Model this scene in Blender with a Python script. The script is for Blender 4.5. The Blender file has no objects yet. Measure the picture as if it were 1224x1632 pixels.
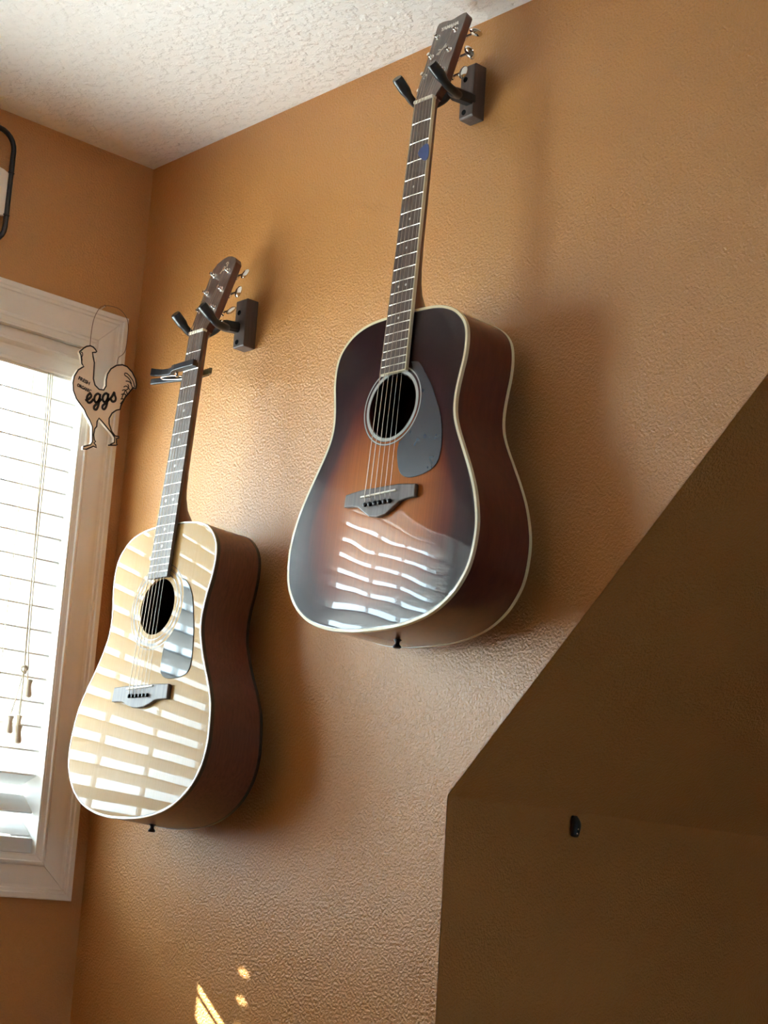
import bpy, math, random
from mathutils import Matrix, Vector

random.seed(7)
SC = bpy.context.scene
COL = SC.collection
H = 2.70                      # ceiling height; heights below are given from the ceiling and shifted by H


def V3(p):
    return Vector((p[0], p[1], p[2] + H))


# ---------------------------------------------------------------- camera
F_PX, YAW, PIT, ROL = 2836.45, 2.405039, 0.227113, 0.063680
fw = Vector((math.cos(PIT) * math.cos(YAW), math.cos(PIT) * math.sin(YAW), math.sin(PIT)))
rt = Vector((math.sin(YAW), -math.cos(YAW), 0))
up = rt.cross(fw)
r2 = rt * math.cos(ROL) + up * math.sin(ROL)
u2 = -rt * math.sin(ROL) + up * math.cos(ROL)
cam = bpy.data.cameras.new('camera')
cam.sensor_fit = 'HORIZONTAL'
cam.sensor_width = 36.0
cam.lens = F_PX * 36.0 / 1224.0
cam.clip_start = 0.02
cam_ob = bpy.data.objects.new('camera', cam)
M = Matrix((r2, u2, -fw)).transposed().to_4x4()
M.translation = V3((2.860568, -1.899094, -1.470953))
cam_ob.matrix_world = M
COL.objects.link(cam_ob)
SC.camera = cam_ob

# ---------------------------------------------------------------- world, sun, exposure
SKY = 18.0
world = bpy.data.worlds.new('sky')
SC.world = world
world.use_nodes = True
bg = world.node_tree.nodes['Background']
bg.inputs[0].default_value = (0.68, 0.85, 1.0, 1)
bg.inputs[1].default_value = SKY
sun = bpy.data.lights.new('sun', 'SUN')
sun.energy = 46.0
sun.color = (1.0, 0.965, 0.90)
sun.angle = math.radians(0.53)
sun_ob = bpy.data.objects.new('sun', sun)
sun_ob.rotation_euler = Vector((1, 0.416, -0.760)).to_track_quat('-Z', 'Y').to_euler()
sun_ob.location = (-4, -2, 6)
COL.objects.link(sun_ob)
vs = SC.view_settings
vs.view_transform = 'Standard'
vs.look = 'None'
vs.gamma = 1.0
vs.use_curve_mapping = False
vs.exposure = 0.93
cy = SC.cycles
cy.max_bounces = 12
cy.diffuse_bounces = 8
cy.glossy_bounces = 5
cy.transparent_max_bounces = 12
cy.use_denoising = True
cy.sample_clamp_indirect = 8.0
cy.caustics_reflective = False
cy.caustics_refractive = False


# ---------------------------------------------------------------- materials
def new_mat(name):
    m = bpy.data.materials.new(name)
    m.use_nodes = True
    nt = m.node_tree
    b = nt.nodes['Principled BSDF']
    return m, nt, b


def N(nt, t, **kw):
    n = nt.nodes.new(t)
    for k, v in kw.items():
        if k in ('operation', 'blend_type', 'data_type', 'feature', 'wave_type', 'bands_direction', 'attribute_name', 'noise_dimensions', 'distance_mode'):
            setattr(n, k, v)
        else:
            n.inputs[k].default_value = v
    return n


def plain(name, col, rough=0.5, metal=0.0, spec=0.5, coat=0.0, coat_rough=0.03, var=0.0, vscale=30):
    m, nt, b = new_mat(name)
    b.inputs['Base Color'].default_value = (*col, 1)
    b.inputs['Roughness'].default_value = rough
    b.inputs['Metallic'].default_value = metal
    b.inputs['Specular IOR Level'].default_value = spec
    b.inputs['Coat Weight'].default_value = coat
    b.inputs['Coat Roughness'].default_value = coat_rough
    if var > 0:
        tc = N(nt, 'ShaderNodeTexCoord')
        nz = N(nt, 'ShaderNodeTexNoise', Scale=vscale, Detail=4.0)
        nt.links.new(tc.outputs['Object'], nz.inputs['Vector'])
        mr = N(nt, 'ShaderNodeMapRange')
        mr.inputs['To Min'].default_value = 1 - var
        mr.inputs['To Max'].default_value = 1 + var
        nt.links.new(nz.outputs['Fac'], mr.inputs['Value'])
        mx = N(nt, 'ShaderNodeVectorMath', operation='SCALE')
        mx.inputs[0].default_value = col
        nt.links.new(mr.outputs[0], mx.inputs['Scale'])
        nt.links.new(mx.outputs[0], b.inputs['Base Color'])
    return m


def textured_paint(name, col, rough, spec, scale, dist, strength=1.0, detail=3.0, blotch=0.06, sharp=False):
    """rolled / sprayed wall texture: fine raised blobs in the paint"""
    m, nt, b = new_mat(name)
    tc = N(nt, 'ShaderNodeTexCoord')
    n1 = N(nt, 'ShaderNodeTexNoise', Scale=scale, Detail=detail, Roughness=0.5)
    nt.links.new(tc.outputs['Object'], n1.inputs['Vector'])
    src = n1.outputs['Fac']
    if sharp:
        cr = N(nt, 'ShaderNodeValToRGB')
        cr.color_ramp.elements[0].position = 0.46
        cr.color_ramp.elements[1].position = 0.72
        nt.links.new(src, cr.inputs[0])
        src = cr.outputs[0]
    bp = N(nt, 'ShaderNodeBump', Strength=strength, Distance=dist)
    nt.links.new(src, bp.inputs['Height'])
    nt.links.new(bp.outputs[0], b.inputs['Normal'])
    n2 = N(nt, 'ShaderNodeTexNoise', Scale=3.0, Detail=3.0)
    nt.links.new(tc.outputs['Object'], n2.inputs['Vector'])
    mr = N(nt, 'ShaderNodeMapRange')
    mr.inputs['To Min'].default_value = 1 - blotch
    mr.inputs['To Max'].default_value = 1 + blotch
    nt.links.new(n2.outputs['Fac'], mr.inputs['Value'])
    mx = N(nt, 'ShaderNodeVectorMath', operation='SCALE')
    mx.inputs[0].default_value = col
    nt.links.new(mr.outputs[0], mx.inputs['Scale'])
    nt.links.new(mx.outputs[0], b.inputs['Base Color'])
    b.inputs['Roughness'].default_value = rough
    b.inputs['Specular IOR Level'].default_value = spec
    return m


def wood(name, c1, c2, stretch=(60, 60, 3), rough=0.4, coat=0.0, coat_rough=0.05, wave=0.0, spec=0.5, attr=None, ramp=None, wavescale=9.0, dome_z=0.2):
    """straight grained wood, grain along local Z; optional finish ramp on a mesh attribute"""
    m, nt, b = new_mat(name)
    tc = N(nt, 'ShaderNodeTexCoord')
    mp = N(nt, 'ShaderNodeMapping')
    mp.inputs['Scale'].default_value = stretch
    nt.links.new(tc.outputs['Object'], mp.inputs['Vector'])
    nz = N(nt, 'ShaderNodeTexNoise', Scale=4.0, Detail=5.0, Roughness=0.6)
    nt.links.new(mp.outputs[0], nz.inputs['Vector'])
    cr = N(nt, 'ShaderNodeValToRGB')
    cr.color_ramp.elements[0].position = 0.30
    cr.color_ramp.elements[1].position = 0.70
    cr.color_ramp.elements[0].color = (*c1, 1)
    cr.color_ramp.elements[1].color = (*c2, 1)
    nt.links.new(nz.outputs['Fac'], cr.inputs[0])
    out = cr.outputs[0]
    if attr:
        at = N(nt, 'ShaderNodeAttribute', attribute_name=attr)
        r2_ = N(nt, 'ShaderNodeValToRGB')
        els = r2_.color_ramp.elements
        els[0].position, els[0].color = ramp[0][0], (*ramp[0][1], 1)
        els[1].position, els[1].color = ramp[-1][0], (*ramp[-1][1], 1)
        for p, c in ramp[1:-1]:
            e = els.new(p)
            e.color = (*c, 1)
        nt.links.new(at.outputs['Fac'], r2_.inputs[0])
        mx = N(nt, 'ShaderNodeMix', data_type='RGBA', blend_type='MULTIPLY')
        mx.inputs['Factor'].default_value = 1.0
        nt.links.new(r2_.outputs[0], mx.inputs['A'])
        nt.links.new(out, mx.inputs['B'])
        out = mx.outputs['Result']
    nt.links.new(out, b.inputs['Base Color'])
    b.inputs['Roughness'].default_value = rough
    b.inputs['Specular IOR Level'].default_value = spec
    b.inputs['Coat Weight'].default_value = coat
    b.inputs['Coat Roughness'].default_value = coat_rough
    b.inputs['Coat IOR'].default_value = 1.46
    if wave > 0:                                  # the lacquered top is not optically flat
        nw = N(nt, 'ShaderNodeTexNoise', Scale=wavescale, Detail=0.5)
        nt.links.new(tc.outputs['Object'], nw.inputs['Vector'])
        # a steel-string top is domed (about 4.5 m radius, highest at the bridge) and slightly rippled
        sb_ = N(nt, 'ShaderNodeVectorMath', operation='SUBTRACT')
        sb_.inputs[1].default_value = (0, 0, dome_z)
        nt.links.new(tc.outputs['Object'], sb_.inputs[0])
        fl = N(nt, 'ShaderNodeVectorMath', operation='MULTIPLY')
        fl.inputs[1].default_value = (1, 0, 1)
        nt.links.new(sb_.outputs[0], fl.inputs[0])
        dt = N(nt, 'ShaderNodeVectorMath', operation='DOT_PRODUCT')
        nt.links.new(fl.outputs[0], dt.inputs[0])
        nt.links.new(fl.outputs[0], dt.inputs[1])
        rp = N(nt, 'ShaderNodeMath', operation='MULTIPLY')
        rp.inputs[1].default_value = wave
        nt.links.new(nw.outputs['Fac'], rp.inputs[0])
        ad = N(nt, 'ShaderNodeMath', operation='MULTIPLY_ADD')
        ad.inputs[1].default_value = -1.0 / (2 * 4.5)
        nt.links.new(dt.outputs['Value'], ad.inputs[0])
        nt.links.new(rp.outputs[0], ad.inputs[2])
        bp = N(nt, 'ShaderNodeBump', Strength=1.0, Distance=1.0)
        nt.links.new(ad.outputs[0], bp.inputs['Height'])
        nt.links.new(bp.outputs[0], b.inputs['Normal'])
        nt.links.new(bp.outputs[0], b.inputs['Coat Normal'])
    return m


PAINT = (0.53, 0.252, 0.076)
m_wall = textured_paint('orange_wall_paint', PAINT, 0.34, 0.65, 230, 0.0022, detail=3.0)
m_ceil = textured_paint('white_ceiling_texture', (0.95, 0.95, 0.95), 0.85, 0.2, 60, 0.0026, sharp=True, blotch=0.02)
m_floor = plain('beige_carpet', (0.42, 0.37, 0.30), 0.95, var=0.15, vscale=200)
m_trim = plain('white_trim_paint', (0.80, 0.77, 0.72), 0.38, var=0.03, vscale=20)
m_vinyl = plain('white_vinyl', (0.82, 0.83, 0.83), 0.35)
m_slat = plain('white_blind_slat', (0.64, 0.635, 0.62), 0.4)
m_cord = plain('cream_cord', (0.62, 0.55, 0.42), 0.8)
m_tassel = plain('cream_tassel', (0.68, 0.60, 0.48), 0.5, var=0.06, vscale=90)
m_ground = plain('pale_ground', (0.36, 0.35, 0.32), 0.9, var=0.1, vscale=1)
m_black = plain('black_plastic', (0.010, 0.010, 0.012), 0.35)
m_hole_shade = plain('black_hole_shade', (0.004, 0.004, 0.004), 0.9, spec=0.1)  # near-black colour in place of the shade inside the screw holes
m_rubber = plain('black_rubber', (0.010, 0.011, 0.014), 0.28, spec=0.6)
m_metalblk = plain('black_powder_coat', (0.012, 0.012, 0.014), 0.4, var=0.3, vscale=80)
m_chrome = plain('chrome', (0.78, 0.76, 0.72), 0.12, metal=1.0)
m_nickel = plain('nickel_silver', (0.78, 0.74, 0.66), 0.28, metal=1.0)
m_steel = plain('steel_string', (0.62, 0.57, 0.50), 0.35, metal=1.0)
m_bronze = plain('bronze_string', (0.48, 0.39, 0.30), 0.38, metal=1.0)
m_bone = plain('bone', (0.82, 0.78, 0.66), 0.4)
m_creambind = plain('cream_binding', (0.72, 0.64, 0.43), 0.35, coat=0.6)
m_whitebind = plain('white_binding', (0.82, 0.80, 0.72), 0.3, coat=0.6)
m_blackbind = plain('black_binding', (0.012, 0.010, 0.010), 0.3, coat=0.6)
m_pearl = plain('pearl_dot', (0.72, 0.72, 0.70), 0.25)
m_inside = plain('dark_hole_interior', (0.10, 0.06, 0.035), 0.9)
m_pg1 = plain('scuffed_black_pickguard', (0.020, 0.029, 0.042), 0.27, spec=0.9, var=0.4, vscale=60)
m_pg2 = plain('black_pickguard', (0.016, 0.020, 0.026), 0.05, spec=0.45)
m_pick = plain('blue_pick', (0.03, 0.06, 0.20), 0.4, var=0.25, vscale=120)
m_sign = plain('cream_sign_board', (0.84, 0.74, 0.62), 0.55, var=0.03, vscale=40)
m_ink = plain('black_ink', (0.018, 0.018, 0.022), 0.6)
m_wire = plain('thin_brown_wire', (0.13, 0.085, 0.055), 0.5, metal=0.4)
m_logo = plain('white_logo_inlay', (0.80, 0.77, 0.70), 0.35)
m_gold = plain('gold_logo_print', (0.62, 0.52, 0.38), 0.35)
m_brass = plain('brass_pad', (0.22, 0.17, 0.08), 0.5)
m_ringgrey = plain('grey_rosette', (0.42, 0.42, 0.40), 0.3, coat=0.8)
m_ringdark = plain('dark_rosette_line', (0.03, 0.03, 0.028), 0.3, coat=0.8)

m_walnut = wood('dark_walnut_block', (0.055, 0.036, 0.030), (0.105, 0.072, 0.060), (30, 30, 3), 0.5)
m_rose = wood('rosewood', (0.060, 0.040, 0.032), (0.150, 0.105, 0.085), (55, 55, 2.5), 0.42)
m_veneer = wood('rosewood_headstock_veneer', (0.075, 0.052, 0.045), (0.17, 0.125, 0.105), (45, 45, 2.2), 0.32, coat=0.5, coat_rough=0.12)
m_burst = wood('sunburst_lacquered_top', (0.80, 0.78, 0.74), (1.12, 1.06, 1.0), (130, 130, 1.2), 0.35, coat=0.85, coat_rough=0.015, wave=0.00078, wavescale=10.0, spec=0.08,
               attr='burst', ramp=[(0.0, (0.016, 0.007, 0.011)), (0.28, (0.045, 0.014, 0.018)), (0.5, (0.15, 0.035, 0.02)), (0.78, (0.36, 0.105, 0.024)), (1.0, (0.44, 0.15, 0.035))])
m_spruce = wood('natural_spruce_top', (0.35, 0.205, 0.072), (0.42, 0.258, 0.100), (150, 150, 1.0), 0.35, coat=0.40, coat_rough=0.012, wave=0.00030, spec=0.05)
m_side1 = wood('glossy_red_brown_sides', (0.072, 0.011, 0.008), (0.118, 0.022, 0.013), (25, 25, 6), 0.4, coat=1.0, coat_rough=0.03)
m_side2 = wood('satin_mahogany_sides', (0.080, 0.024, 0.017), (0.145, 0.047, 0.032), (60, 60, 6), 0.42, coat=0.4, coat_rough=0.2)
m_neck = wood('mahogany_neck', (0.10, 0.030, 0.017), (0.16, 0.050, 0.028), (40, 40, 3), 0.35, coat=0.5, coat_rough=0.1)


def glass_mat():
    m = bpy.data.materials.new('window_glass')
    m.use_nodes = True
    nt = m.node_tree
    nt.nodes.remove(nt.nodes['Principled BSDF'])
    out = nt.nodes['Material Output']
    tr = N(nt, 'ShaderNodeBsdfTransparent')
    tr.inputs[0].default_value = (0.93, 0.96, 0.95, 1)
    gl = N(nt, 'ShaderNodeBsdfGlossy', Roughness=0.0)
    lw = N(nt, 'ShaderNodeLayerWeight', Blend=0.5)
    pw = N(nt, 'ShaderNodeMath', operation='POWER')
    pw.inputs[1].default_value = 5.0
    nt.links.new(lw.outputs['Facing'], pw.inputs[0])
    fr = N(nt, 'ShaderNodeMath', operation='MULTIPLY_ADD')
    fr.inputs[1].default_value = 0.9
    fr.inputs[2].default_value = 0.04
    nt.links.new(pw.outputs[0], fr.inputs[0])
    mx = N(nt, 'ShaderNodeMixShader')
    nt.links.new(fr.outputs[0], mx.inputs[0])
    nt.links.new(tr.outputs[0], mx.inputs[1])
    nt.links.new(gl.outputs[0], mx.inputs[2])
    nt.links.new(mx.outputs[0], out.inputs[0])
    return m


m_glass = glass_mat()


# ---------------------------------------------------------------- mesh helpers
def mk(name, verts, faces, mat, parent=None, smooth=False, kind=None, angle=None):
    me = bpy.data.meshes.new(name)
    me.from_pydata([tuple(v) for v in verts], [], faces)
    me.materials.append(mat)
    if smooth:
        for p in me.polygons:
            p.use_smooth = True
        if angle:
            me.set_sharp_from_angle(angle=math.radians(angle))
    me.update()
    ob = bpy.data.objects.new(name, me)
    COL.objects.link(ob)
    if parent is not None:
        ob.parent = parent
    if kind:
        ob['kind'] = kind
    return ob


def share(name, me, parent=None):
    ob = bpy.data.objects.new(name, me)
    COL.objects.link(ob)
    if parent is not None:
        ob.parent = parent
    return ob


def empty(name, loc=(0, 0, 0), label=None, cat=None, group=None, kind=None, mat=None):
    o = bpy.data.objects.new(name, None)
    o.empty_display_size = 0.05
    COL.objects.link(o)
    if mat is not None:
        o.matrix_world = mat
    else:
        o.location = loc
    if label:
        o['label'] = label
    if cat:
        o['category'] = cat
    if group:
        o['group'] = group
    if kind:
        o['kind'] = kind
    return o


def join(*parts):
    vs_, fs_ = [], []
    for v, f in parts:
        o = len(vs_)
        vs_ += list(v)
        fs_ += [tuple(i + o for i in q) for q in f]
    return vs_, fs_


def box(x0, x1, y0, y1, z0, z1):
    x0, x1 = min(x0, x1), max(x0, x1)
    y0, y1 = min(y0, y1), max(y0, y1)
    z0, z1 = min(z0, z1), max(z0, z1)
    v = [(x, y, z) for x in (x0, x1) for y in (y0, y1) for z in (z0, z1)]
    f = [(0, 1, 3, 2), (4, 6, 7, 5), (0, 4, 5, 1), (2, 3, 7, 6), (0, 2, 6, 4), (1, 5, 7, 3)]
    return v, f


def bevel(ob, w, seg=2, angle=40):
    md = ob.modifiers.new('bevel', 'BEVEL')
    md.width = w
    md.segments = seg
    md.limit_method = 'ANGLE'
    md.angle_limit = math.radians(angle)
    return ob


def extrude_poly(pts, f0, f1):
    """polygon pts (list of 2d), f0/f1 map a 2d point to 3d on the two caps"""
    n = len(pts)
    v = [f0(p) for p in pts] + [f1(p) for p in pts]
    f = [tuple(range(n - 1, -1, -1)), tuple(range(n, 2 * n))]
    for i in range(n):
        j = (i + 1) % n
        f.append((i, j, n + j, n + i))
    return v, f


def tube(path, r, seg=8, close=False):
    """round tube along a 3d path; r a number or a list"""
    P = [Vector(p) for p in path]
    n = len(P)
    R = r if isinstance(r, (list, tuple)) else [r] * n
    v, f = [], []
    t_prev = None
    nrm = None
    for i in range(n):
        if close:
            t = (P[(i + 1) % n] - P[i - 1]).normalized()
        else:
            t = (P[min(i + 1, n - 1)] - P[max(i - 1, 0)]).normalized()
        if nrm is None:
            a = Vector((0, 0, 1)) if abs(t.z) < 0.9 else Vector((1, 0, 0))
            nrm = (a - t * a.dot(t)).normalized()
        else:
            nrm = (nrm - t * nrm.dot(t)).normalized()
        bn = t.cross(nrm)
        for k in range(seg):
            a = 2 * math.pi * k / seg
            v.append(P[i] + (nrm * math.cos(a) + bn * math.sin(a)) * R[i])
    rng = n if close else n - 1
    for i in range(rng):
        for k in range(seg):
            a, b = i * seg + k, i * seg + (k + 1) % seg
            c, d = ((i + 1) % n) * seg + (k + 1) % seg, ((i + 1) % n) * seg + k
            f.append((a, b, c, d))
    if not close:
        f.append(tuple(range(seg - 1, -1, -1)))
        f.append(tuple((n - 1) * seg + k for k in range(seg)))
    return v, f


def lathe(profile, org=(0, 0, 0), axis=(0, 0, 1), seg=16):
    """profile: list of (radius, height along axis)"""
    ax = Vector(axis).normalized()
    a = Vector((1, 0, 0)) if abs(ax.x) < 0.9 else Vector((0, 1, 0))
    e1 = (a - ax * a.dot(ax)).normalized()
    e2 = ax.cross(e1)
    o = Vector(org)
    v, f = [], []
    for r, h in profile:
        for k in range(seg):
            t = 2 * math.pi * k / seg
            v.append(o + ax * h + (e1 * math.cos(t) + e2 * math.sin(t)) * r)
    for i in range(len(profile) - 1):
        for k in range(seg):
            f.append((i * seg + k, i * seg + (k + 1) % seg, (i + 1) * seg + (k + 1) % seg, (i + 1) * seg + k))
    f.append(tuple(range(seg - 1, -1, -1)))
    f.append(tuple((len(profile) - 1) * seg + k for k in range(seg)))
    return v, f


def catmull(pts, n_per=6, closed=False):
    out = []
    L = len(pts)
    rng = L if closed else L - 1
    for i in range(rng):
        if closed:
            p0, p1, p2, p3 = pts[i - 1], pts[i], pts[(i + 1) % L], pts[(i + 2) % L]
        else:
            p0, p1, p2, p3 = pts[max(i - 1, 0)], pts[i], pts[i + 1], pts[min(i + 2, L - 1)]
        for k in range(n_per):
            t = k / n_per
            out.append(tuple(0.5 * (2 * b + (c - a) * t + (2 * a - 5 * b + 4 * c - d) * t * t + (3 * b - a - 3 * c + d) * t ** 3)
                             for a, b, c, d in zip(p0, p1, p2, p3)))
    if not closed:
        out.append(tuple(pts[-1]))
    return out


def text_mesh(txt, size, extrude=0.0003, offset=0.0, shear=0.0, spacing=1.0):
    cu = bpy.data.curves.new('lettering', 'FONT')
    cu.body = txt
    cu.size = size
    cu.extrude = extrude
    cu.offset = offset
    cu.shear = shear
    cu.space_character = spacing
    cu.resolution_u = 3
    cu.align_x = 'CENTER'
    cu.align_y = 'CENTER'
    ob = bpy.data.objects.new('lettering', cu)
    COL.objects.link(ob)
    bpy.context.view_layer.update()
    dg = bpy.context.evaluated_depsgraph_get()
    me = bpy.data.meshes.new_from_object(ob.evaluated_get(dg))
    bpy.data.objects.remove(ob)
    bpy.data.curves.remove(cu)
    return me


# ================================================================ THE SETTING
XK, ZK, SL = 0.9472, -1.2768, 0.9835       # knee wall, knee height, roof slope
XT = XK + (0 - ZK) / SL                      # where the slope reaches the flat ceiling
DY = -1.58                                   # far cheek of the dormer
FZ = -H
RX, RY0, RY1 = 5.4, -3.9, 2.6                # main room extents
T = 0.12


def S(name, vf, mat):
    v, f = vf
    return mk(name, [V3(p) for p in v], f, mat, kind='structure')


# dormer cheek wall that carries the guitars
cheek = [(0, FZ), (XK, FZ), (XK, ZK), (XT, 0), (-T, 0), (-T, FZ)]
tuck = lambda p, y: (p[0] - (0.06 if p[0] > 0.1 else 0), y, p[1])
S('wall_right', extrude_poly(cheek, lambda p: (p[0], 0, p[1]), lambda p: tuck(p, 0.02)), m_wall)
S('wall_left', extrude_poly(cheek, lambda p: (p[0], DY, p[1]), lambda p: tuck(p, DY - 0.02)), m_wall)
# window wall with its opening
WY0, WY1, WZ0, WZ1 = -1.467, -0.113, -1.390, -0.413
S('wall_window', join(box(-0.14, 0, WY1, 0.0, FZ, 0), box(-0.14, 0, DY, WY0, FZ, 0),
                      box(-0.14, 0, WY0, WY1, WZ1, 0), box(-0.14, 0, WY0, WY1, FZ, WZ0)), m_wall)
# sloped ceiling and knee wall on both sides of the dormer
for nm, a, b in (('right', 0.0015, RY1), ('left', RY0, DY - 0.0015)):
    S('ceiling_slope_' + nm, extrude_poly([(XK, ZK), (XT, 0), (XT - 0.05, 0.03), (XK - 0.05, ZK + 0.03)],
                                          lambda p, a=a: (p[0], a, p[1]), lambda p, b=b: (p[0], b, p[1])), m_wall)
    S('wall_knee_' + nm, box(XK - 0.03, XK, a, b, FZ, ZK + 0.01), m_wall)
S('ceiling', box(-0.14, RX + 0.1, RY0 - 0.1, RY1 + 0.1, 0, 0.1), m_ceil)
S('floor', box(-0.14, RX + 0.1, RY0 - 0.1, RY1 + 0.1, FZ - 0.1, FZ), m_floor)
# the wall behind the camera has a second, smaller window
BW = (-1.56, -0.92, -1.25, -0.79)
S('wall_back', join(box(RX, RX + .1, RY0, BW[0], FZ, 0), box(RX, RX + .1, BW[1], RY1, FZ, 0),
                    box(RX, RX + .1, BW[0], BW[1], BW[3], 0), box(RX, RX + .1, BW[0], BW[1], FZ, BW[2])), m_wall)
S('wall_far', box(XK - 0.05, RX, RY1, RY1 + 0.1, FZ, 0.0), m_wall)
S('wall_near', box(XK - 0.05, RX, RY0 - 0.1, RY0, FZ, 0.0), m_wall)
S('ground_outside', box(-40, -0.6, -25, 25, FZ - 3.2, FZ - 3.0), m_ground)

# ---- window 1: casing, jambs, vinyl frame, two sashes with panes
win = empty('window_1', V3((0, -0.79, -0.9)), kind='structure')
win_off = Vector((0, -0.79, -0.9 + H))


def WP(name, vf, mat, parent=None, smooth=False, angle=None):
    v, f = vf
    par = parent or win
    return mk(name, [V3(p) - win_off for p in v], f, mat, par, smooth=smooth, angle=angle)


PROF = [(0, 0), (0, .021), (.0015, .0225), (.010, .0225), (.012, .0195), (.017, .0195), (.019, .0165), (.0225, .0160), (.026, .0172),
        (.034, .0165), (.044, .0140), (.054, .0122), (.0585, .0115), (.060, .0138), (.0625, .0152), (.066, .0150), (.068, .0125), (.076, .0110), (.076, 0)]
OY0, OY1, OZ0, OZ1 = WY0 - .076, WY1 + .076, WZ0 - .076, WZ1 + .076
cor = [(OY0, OZ1, 1, -1), (OY1, OZ1, -1, -1), (OY1, OZ0, -1, 1), (OY0, OZ0, 1, 1)]
for i in range(4):
    a, b = cor[i], cor[(i + 1) % 4]
    v = []
    for c in (a, b):
        for s, p in PROF:
            v.append((p, c[0] + c[2] * s, c[1] + c[3] * s))
    n = len(PROF)
    f = [(k, k + 1, n + k + 1, n + k) for k in range(n - 1)]
    f += [tuple(range(n - 1, -1, -1)), tuple(range(n, 2 * n))]
    # a hair of space at the mitre
    d = Vector((0, b[0] - a[0], b[1] - a[1])).normalized() * 0.0004
    v = [tuple(Vector(q) + (d if k < n else -d)) for k, q in enumerate(v)]
    WP('casing_board', (v, f), m_trim, smooth=True, angle=35)
# jamb lining
JT = 0.004
WP('jamb', box(-0.14, 0.010, WY1 - JT, WY1, WZ0, WZ1), m_trim)
WP('jamb', box(-0.14, 0.010, WY0, WY0 + JT, WZ0, WZ1), m_trim)
WP('jamb', box(-0.14, 0.010, WY0, WY1, WZ1 - JT, WZ1), m_trim)
WP('sill_board', box(-0.14, 0.010, WY0, WY1, WZ0, WZ0 + JT), m_trim)
# vinyl outer frame
fy0, fy1, fz0, fz1 = WY0 + JT, WY1 - JT, WZ0 + JT, WZ1 - JT
FWD = 0.036
WP('mullion', box(-.139, -.070, -.817, -.763, fz0, fz1), m_trim)
for (ua, ub) in ((-.763, fy1), (fy0, -.817)):
    lo_, hi_ = min(ua, ub), max(ua, ub)
    WP('window_frame', join(box(-.139, -.078, hi_ - FWD, hi_, fz0, fz1), box(-.139, -.078, lo_, lo_ + FWD, fz0, fz1),
                            box(-.139, -.078, lo_ + FWD, hi_ - FWD, fz1 - FWD, fz1), box(-.139, -.078, lo_ + FWD, hi_ - FWD, fz0, fz0 + FWD)), m_vinyl)
    a, b = lo_ + FWD, hi_ - FWD
    SWD = 0.037
    lo, hi = min(a, b), max(a, b)
    zz0, zz1 = fz0 + FWD, fz1 - FWD
    sash = WP('sash', join(box(-.130, -.098, hi - SWD, hi, zz0, zz1), box(-.130, -.098, lo, lo + SWD, zz0, zz1),
                           box(-.130, -.098, lo + SWD, hi - SWD, zz1 - SWD, zz1), box(-.130, -.098, lo + SWD, hi - SWD, zz0, zz0 + SWD)), m_vinyl)
    WP('bead', join(box(-.104, -.094, hi - SWD - .006, hi - SWD + .006, zz0 + SWD, zz1 - SWD),
                    box(-.104, -.094, lo + SWD - .006, lo + SWD + .006, zz0 + SWD, zz1 - SWD)), m_vinyl, sash)
    for off in (.0, .1560):                      # vertical grid bars, mirrored on the two sashes
        yb = (-.351 - off) if lo > -.79 else (-1.229 + off)
        WP('grid_bar', box(-.120, -.108, yb - .005, yb + .005, zz0 + SWD, zz1 - SWD), m_vinyl, sash)
    WP('pane', box(-.1155, -.1125, lo + SWD, hi - SWD, zz0 + SWD, zz1 - SWD), m_glass, sash)


# ---- window 2, behind the camera
win2 = empty('window_2', V3((RX, (BW[0] + BW[1]) / 2, BW[2])), kind='structure')
o2_ = Vector((RX, (BW[0] + BW[1]) / 2, BW[2] + H))


def W2(name, vf, mat):
    v, f = vf
    return mk(name, [V3(p) - o2_ for p in v], f, mat, win2)


cw = .07
for bx_ in ((BW[0] - cw, BW[1] + cw, BW[3], BW[3] + cw), (BW[0] - cw, BW[1] + cw, BW[2] - cw, BW[2]), (BW[0] - cw, BW[0], BW[2], BW[3]), (BW[1], BW[1] + cw, BW[2], BW[3])):
    bevel(W2('casing_board', box(RX - .02, RX, *bx_), m_trim), .004, 2)
for bx_ in ((BW[0], BW[1], BW[3] - .04, BW[3]), (BW[0], BW[1], BW[2], BW[2] + .04), (BW[0], BW[0] + .04, BW[2] + .04, BW[3] - .04), (BW[1] - .04, BW[1], BW[2] + .04, BW[3] - .04)):
    W2('sash_bar', box(RX + .04, RX + .08, *bx_), m_vinyl)
W2('pane', box(RX + .058, RX + .062, BW[0] + .04, BW[1] - .04, BW[2] + .04, BW[3] - .04), m_glass)


# ================================================================ WINDOW BLIND
BY0, BY1 = -1.461, -0.1195
blind = empty('window_blind', V3((0, BY1, -1.376)), 'white wooden slat blind with hanging cords in the window', 'window blind')
b_off = Vector((0, BY1, -1.376 + H))


def BP(name, vf, mat, parent=None, smooth=False, angle=None):
    v, f = vf
    return mk(name, [V3(p) - b_off for p in v], f, mat, parent or blind, smooth=smooth, angle=angle)


LAD = [-0.2195, -0.79, -1.3605]
SW, STH = 0.0485, 0.0036


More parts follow.
